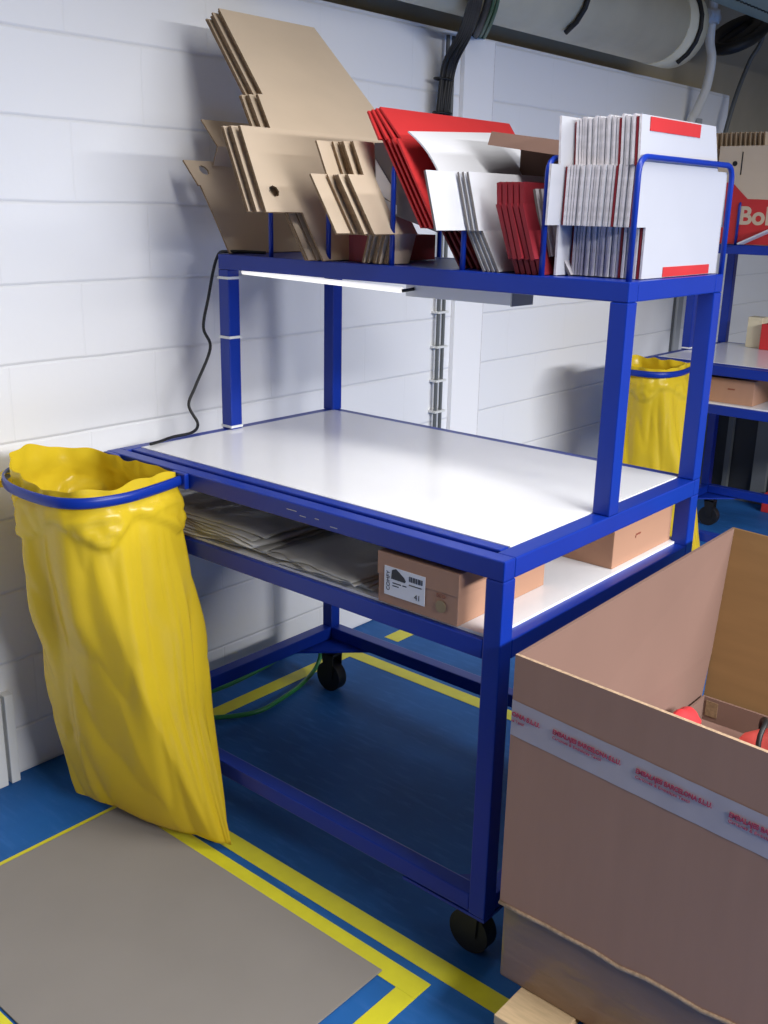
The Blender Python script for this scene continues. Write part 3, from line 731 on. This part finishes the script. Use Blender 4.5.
# flat clear bags, one sheet on another
def bag_sheet(x0, x1, y0, y1, z, seed, amp, label, group):
    b = BM(); nx, ny = 40, 26; V = []
    rot = 0.10*math.sin(seed*7); cx, cy = (x0+x1)/2, (y0+y1)/2
    for s_ in (0, 1):
        L = []
        for i in range(nx+1):
            r_ = []
            for j in range(ny+1):
                u, v = i/nx, j/ny
                x = (x0+(x1-x0)*u+0.010*noise.noise(Vector((v*4, seed, u*2)))-cx); y = (y0+(y1-y0)*v+0.012*noise.noise(Vector((u*5, seed+3, v)))-cy)
                X = cx+x*math.cos(rot)-y*math.sin(rot); Y = cy+x*math.sin(rot)+y*math.cos(rot)
                w_ = amp*(0.5+0.5*noise.noise(Vector((X*5, Y*5, 0.7)))) + amp*0.30*abs(noise.noise(Vector((X*14, Y*9, seed))))
                droop = 0.0
                r_.append(b.verts.new((X, Y, z + w_*(0.4+0.6*min(1, 6*min(u, 1-u, v+0.05, 1-v))) + s_*0.0022)))
            L.append(r_)
        V.append(L)
    for i in range(nx):
        for j in range(ny):
            for s_ in (0, 1): b.faces.new((V[s_][i][j], V[s_][i+1][j], V[s_][i+1][j+1], V[s_][i][j+1]))
        for j in (0, ny): b.faces.new((V[0][i][j], V[1][i][j], V[1][i+1][j], V[0][i+1][j]))
    for j in range(ny):
        for i in (0, nx): b.faces.new((V[0][i][j], V[0][i][j+1], V[1][i][j+1], V[1][i][j]))
    return tag(obj('polythene_bag', b, POLY, smooth=True), label, 'plastic bag', group)
for k in range(8):
    bag_sheet(0.25+0.012*math.sin(k*2.2), 0.765+0.02*math.sin(k*1.7), 0.004+0.008*math.sin(k*3.1)+0.003*k, 0.52, ZS+0.0006+0.0052*k, 2.0+k, 0.020,
              'topmost clear plastic bag of the pile at the left end of the lower shelf' if k == 7 else 'clear flat plastic bag under others in the pile at the left shelf end', 'clear bags piled at the left of the lower shelf')
for k in range(4):
    bag_sheet(0.80+0.008*math.sin(k*2.2), 1.075, 0.014+0.008*math.sin(k*2.1), 0.52, ZS+0.0006+0.0045*k, 12.0+k, 0.012,
              'topmost clear plastic bag of the thin pile beside the shoe box' if k == 3 else 'clear plastic bag under others in the thin pile beside the shoe box', 'clear bags beside the shoe box')

# green hose under the bench
b = BM()
tube(b, smooth_path([(0.06, 0.22, 0.012), (0.12, 0.30, 0.012), (0.20, 0.40, 0.012), (0.235, 0.48, 0.012), (0.226, 0.58, 0.012), (0.20, 0.70, 0.012), (0.17, 0.80, 0.03), (0.16, 0.83, 0.075), (0.155, 0.80, 0.105),
                     (0.155, 0.70, 0.118), (0.165, 0.55, 0.110), (0.168, 0.42, 0.105), (0.168, 0.25, 0.11), (0.10, 0.12, 0.05), (0.04, 0.05, 0.012)], 8), 0.0075, 10)
tag(obj('air_hose', b, GREEN), 'green hose looped on the floor under the bench by the wall', 'hose')

# ------------------------------------------------------------------ the big carton on its pallet
t = thing('pallet', (1.95, 0.42, 0), 'pale wooden pallet under the big open carton', 'pallet')
for k in range(7):
    x = 1.562+k*0.148
    b = BM(); bx(b, (x, -0.158, 0.098), (x+0.118, 1.02, 0.118), 0.002); obj('top_board', b, WOOD, t)
for y in (-0.155, 0.38, 0.92):
    b = BM(); bx(b, (1.563, y, 0.078), (2.565, y+0.095, 0.0975), 0.002); obj('cross_board', b, WOOD, t)
    for x in (1.565, 2.02, 2.46):
        b = BM(); bx(b, (x, y+0.002, 0.0), (x+0.10, y+0.093, 0.0775), 0.002); obj('block', b, WOOD, t)
CX0, CX1, CY0, CY1, CZ0, CZ1 = 1.508, 2.45, -0.076, 0.922, 0.1185, 0.80
th = 0.007
t = thing('large_carton', ((CX0+CX1)/2, (CY0+CY1)/2, CZ0), 'very large open brown carton with a printed tape band, at the lower right', 'carton')
CE = [CARD_D, CARD_IN_SHADE, EDGE_L]
def cpanel(name, a, c, m, bev=0.0012):
    b = BM(); bx(b, a, c, bev); 
    # corrugated cut edge along the top
    for f in b.faces:
        if f.normal.z > 0.7 or (f.calc_center_median().z > c[2]-0.002): f.material_index = 1
    return obj(name, b, [m, EDGE_L], t)
def sag(o, ax):
    """slightly bowed top edge of a tall cardboard panel"""
    return o
b = BM(); hexa(b, [(CX0, CY0, 0.29), (CX1, CY0, 0.29), (CX1, CY0, 0.764), (CX0, CY0, CZ1), (CX0, CY0+th, 0.29), (CX1, CY0+th, 0.29), (CX1, CY0+th, 0.764), (CX0, CY0+th, CZ1)])
for f in b.faces:
    if abs(f.calc_center_median().z-(0.764+CZ1)/2) < 0.003: f.material_index = 1
obj('front_panel', b, [CARD_D, EDGE_L], t)
b = BM(); xs_ = -0.018
def yb(z): return 0.795+0.120*(z-0.32)/0.48
def side_piece(z0, z1, g0, g1):
    x0_, x1_ = CX0+xs_*(z0-0.29)/0.51, CX0+xs_*(z1-0.29)/0.51
    ya = CY0+th+0.0003
    hexa(b, [(CX0, ya, z0), (x0_, yb(z0)-g0, z0), (x1_, yb(z1)-g1, z1), (CX0, ya, z1)]+[(CX0+th, ya, z0), (x0_+th, yb(z0)-g0, z0), (x1_+th, yb(z1)-g1, z1), (CX0+th, ya, z1)])
side_piece(0.29, 0.50, 0.026, 0.001); side_piece(0.50, CZ1, 0.001, 0.001)
obj('side_panel', b, CARD_IN_SHADE, t)
cpanel('side_panel', (CX1-th, CY0+th+0.0003, 0.29), (CX1, yb(0.29)-0.001, 0.764), CARD_IN_SHADE)
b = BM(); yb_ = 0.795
hexa(b, [(CX0+0.006, yb_, 0.32), (CX1, yb_, 0.32), (CX1, CY1-th, 0.764), (CX0+xs_, CY1-th, CZ1), (CX0+0.006, yb_+th, 0.32), (CX1, yb_+th, 0.32), (CX1, CY1, 0.764), (CX0+xs_, CY1, CZ1)]); obj('back_panel', b, OCHRE_SHADE, t)
b = BM(); bx(b, (CX0+0.011, 0.02, 0.3155), (CX0+0.016, 0.79, 0.40)); bx(b, (CX0+0.0165, 0.784, 0.3155), (CX1-0.02, 0.79, 0.40)); it = obj('inner_tray', b, CARD_IN_SHADE, t)
b = BM(); bx(b, (CX0+0.022, 0.782, 0.352), (CX0+0.052, 0.7838, 0.392)); obj('tape_patch', b, CARD_E, it)
# lower tray wrapped in film, a little narrower than the sleeve
b = BM(); bx(b, (CX0+0.004, CY0+0.008, CZ0), (CX1-0.004, CY1-0.008, 0.315), 0.006)
bmesh.ops.subdivide_edges(b, edges=b.edges[:], cuts=6, use_grid_fill=True)
for v in b.verts: v.co += Vector((0, 0.003, 0.0))*noise.noise(v.co*9)
obj('wrapped_base', b, FILM, t)
# torn lower edge of the sleeve
b = BM(); tube(b, [(CX0+0.0+i*0.05, CY0-0.001, 0.290+0.006*noise.noise(Vector((i*0.7, 1, 2)))) for i in range(19)], 0.004, 8); obj('creased_rim', b, EDGE_L, t)
b = BM(); N_ = 40
def tz(x): return 0.678-0.044*(x-CX0)/0.46*0.75
top = [b.verts.new((CX0+(CX1-CX0)*i/N_, CY0-0.0006-0.0008*abs(math.sin(i*1.7)), tz(CX0+(CX1-CX0)*i/N_*1.0)+0.036)) for i in range(N_+1)]
bot = [b.verts.new((CX0+(CX1-CX0)*i/N_, CY0-0.0006-0.0006*abs(math.sin(i*2.3)), tz(CX0+(CX1-CX0)*i/N_*1.0)-0.033)) for i in range(N_+1)]
for i in range(N_): b.faces.new((top[i], bot[i], bot[i+1], top[i+1]))
tp = obj('packing_tape', b, PTAPE, t, smooth=True)
slope = Vector((1, 0, -0.044/0.46*0.75)).normalized(); upv = Vector((-slope.z, 0, slope.x))
upv = Vector((0.0717, 0, 1)).normalized()
x = CX0-0.072
for i in range(7):
    o_ = Vector((x, CY0-0.0032, tz(x)+0.008))
    if x > CX0-0.08:
        if i == 0:
            text_part('lettering', 'ONA S.L.U.', 0.0120, plane_mat(Vector((CX0+0.002, CY0-0.0032, tz(CX0)+0.006)), slope, upv), INK_R, tp, bold=0.0004)
            text_part('lettering', 'es Textil', 0.0075, plane_mat(Vector((CX0+0.002, CY0-0.0032, tz(CX0)-0.005)), slope, upv), INK_R, tp)
        else:
            text_part('lettering', 'EMBALAJES BARCELONA S.L.U.', 0.0120, plane_mat(o_, slope, upv), INK_R, tp, bold=0.0004, width=0.131)
            text_part('lettering', 'Cartones & Embalajes Textil', 0.0075, plane_mat(o_+Vector((0, 0, -0.0095)), slope, upv), INK_R, tp, width=0.095)
    x += 0.158
# contents of the big carton
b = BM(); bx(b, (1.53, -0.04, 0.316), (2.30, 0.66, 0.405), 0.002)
tag(obj('inner_box', b, CARD_IN_SHADE), 'brown box inside the big carton carrying the red shoes', 'box')
def shoe(loc, rz, m, label, straps, sc=1.0):
    t = thing('shoe', loc, label, 'shoe')
    R = Matrix.Rotation(rz, 4, 'Z') @ Matrix.Scale(sc, 4)
    def put(p): q = R @ Vector(p); return q+Vector(loc)
    st = [(-0.13, 0.030, 0.062, 0.0), (-0.11, 0.034, 0.088, 0.01), (-0.06, 0.036, 0.082, 0.01), (0.0, 0.037, 0.088, 0.0), (0.05, 0.043, 0.064, -0.003), (0.10, 0.044, 0.052, -0.004), (0.135, 0.028, 0.036, 0), (0.145, 0.010, 0.022, 0)]
    b = BM(); rings = []
    for (s, wd, h, dy) in st:
        rings.append([b.verts.new(put((s, dy+wd*math.cos(a)*(1 if math.sin(a) < 0.3 else 0.85), 0.016+h*max(0, math.sin(a))**0.8))) for a in [PI*i/14 for i in range(15)]])
    for a_, c_ in zip(rings, rings[1:]):
        for i in range(14): b.faces.new((a_[i], a_[i+1], c_[i+1], c_[i]))
        b.faces.new((a_[0], c_[0], c_[-1], a_[-1]))
    b.faces.new(rings[0]); b.faces.new(rings[-1])
    obj('upper', b, m, t, smooth=True)
    b = BM(); pr_ = [(s*1.03, wd*1.1) for s, wd, h, d in st]
    loop = [(s, w_) for s, w_ in pr_]+[(s, -w_) for s, w_ in reversed(pr_)]
    v0 = [b.verts.new(put((p[0], p[1], 0.0))) for p in loop]; v1 = [b.verts.new(put((p[0], p[1], 0.0165))) for p in loop]
    b.faces.new(v0); b.faces.new(v1)
    for i in range(len(loop)): b.faces.new((v0[i], v0[(i+1) % len(loop)], v1[(i+1) % len(loop)], v1[i]))
    obj('sole', b, RUBW, t)
    if straps:
        b = BM()
        for s in (-0.03, 0.02, 0.06, 0.10):
            tube(b, [put((s+0.004*math.sin(3*a), 0.050*math.cos(a), 0.02+(0.094 if s < 0.05 else 0.070)*math.sin(a)**0.8 if 0 < a < PI else 0.02)) for a in [PI*i/12 for i in range(13)]], 0.006, 8)
        obj('laces', b, BLACK, t)
    return t
shoe((1.570, 0.53, 0.406), 1.75, SHOE_R, 'plain red shoe peeping over the left of the big carton rim', False, 0.72)
shoe((1.835, 0.60, 0.406), PI+0.30, SHOE_P, 'coral shoe with black laces inside the big carton at the right edge', True)

# ------------------------------------------------------------------ things on and behind the far bench
G9 = 'brown cartons standing on the far bench'
for k in range(12):
    x = 0.600-0.0215*k
    o = carton([(x, 1.4125), (x, 1.68), (x, 1.815), (x-0.004, 1.885)], [(3.10, 3.48, 3.10, 3.48), (3.10+0.004*math.sin(k*2), 3.50, 3.10, 3.50), (3.13, 3.48, 3.13, 3.47)], 0.007, BR, 1)
    tag(o, 'brown carton in the upright stack on the far bench' if k else 'outermost brown carton of the upright stack on the far bench', 'carton', G9)
t = thing('printed_carton', (0.56, 3.08, 1.412), 'brown carton with a red printed lower half and pale lettering on the far bench', 'carton')
b = BM(); bx(b, (0.425, 3.074, 1.4125), (1.0, 3.082, 1.825), 0.001); obj('panel', b, CARD, t)
b = BM()
P = [(0.428, 1.414), (0.998, 1.414), (0.998, 1.595), (0.575, 1.605), (0.505, 1.668), (0.44, 1.68), (0.428, 1.66)]
v0 = [b.verts.new((p[0], 3.0725, p[1])) for p in P]; v1 = [b.verts.new((p[0], 3.0738, p[1])) for p in P]
b.faces.new(v0); b.faces.new(v1)
for i in range(len(P)): b.faces.new((v0[i], v0[(i+1) % len(P)], v1[(i+1) % len(P)], v1[i]))
pr_ = obj('red_print', b, RED, t)
text_part('lettering', 'Bold', 0.105, plane_mat((0.545, 3.072, 1.500), (1, 0, 0), (0, 0, 1)), CARD, pr_, bold=0.003)
b = BM(); cyl(b, (0.500, 3.0735, 1.752), (0, 1, 0), 0.011, 0.0012, 16); bx(b, (0.528, 3.0728, 1.705), (0.533, 3.0739, 1.80)); obj('hand_slot', b, BLACK, t)
b = BM(); hexa(b, [(0.585, 2.985, 1.418), (0.74, 2.985, 1.492), (0.74, 3.06, 1.492), (0.585, 3.06, 1.418), (0.583, 2.985, 1.424), (0.738, 2.985, 1.498), (0.738, 3.06, 1.498), (0.583, 3.06, 1.424)])
bmesh.ops.translate(b, verts=b.verts, vec=(0, 0.005, -0.004))
tag(obj('card_sheet', b, WCARD), 'small white card propped on the front edge of the far bench shelf', 'card')
b = BM()
for i in range(5):
    tube(b, smooth_path([(0.74+0.02*i, 3.066, 1.418), (0.78+0.015*i, 3.062+0.002*i, 1.45+0.012*i), (0.86, 3.064, 1.46), (0.93-0.01*i, 3.066, 1.42)], 5), 0.010, 8)
tag(obj('cable_bundle', b, BLACK), 'tangle of black cable on the far bench shelf at the right edge', 'cable')
t = thing('cardboard_box', (0.66, 2.84, ZS), 'brown cardboard box on the lower shelf of the far bench', 'box')
b = BM(); bx(b, (0.44, 2.715, ZS), (0.842, 2.95, ZS+0.104), 0.002); obj('body', b, CARD_D, t)
b = BM(); bx(b, (0.73, 2.7138, ZS+0.058), (0.76, 2.7148, ZS+0.064)); obj('printed_mark', b, INK_B, t)
b = BM(); bx(b, (0.53, 3.37, 0.9315), (0.60, 3.44, 1.075), 0.003); tag(obj('upright_box', b, CREAM), 'narrow cream box standing on the far bench worktop', 'box')
b = BM(); bx(b, (0.612, 3.33, 0.9315), (0.70, 3.42, 1.05), 0.003); tag(obj('upright_box', b, RED), 'red box beside the cream one on the far bench', 'box')
t = thing('metal_cabinet', (0.5, 4.15, 0), 'dark grey cabinet with two black openings beyond the far bench', 'cabinet')
b = BM(); bx(b, (0.12, 4.02, 0.04), (0.85, 4.35, 0.62)); obj('carcass', b, DARK, t)
for x0, x1 in ((0.12, 0.15), (0.255, 0.285), (0.42, 0.50), (0.82, 0.85)):
    b = BM(); bx(b, (x0, 3.99, 0.04), (x1, 4.0195, 0.62), 0.002); obj('upright', b, DGREY, t)
b = BM(); bx(b, (0.12, 3.985, 0.6205), (0.85, 4.35, 0.64), 0.002); obj('top_panel', b, DGREY, t)
b = BM(); bx(b, (0.12, 3.99, 0.0), (0.85, 4.35, 0.0395), 0.002); obj('plinth', b, DGREY, t)
b = BM(); bx(b, (0.54, 3.86, 0.0), (0.75, 3.97, 0.10), 0.004); tag(obj('red_crate', b, RED), 'small red crate on the floor by the dark cabinet', 'crate')
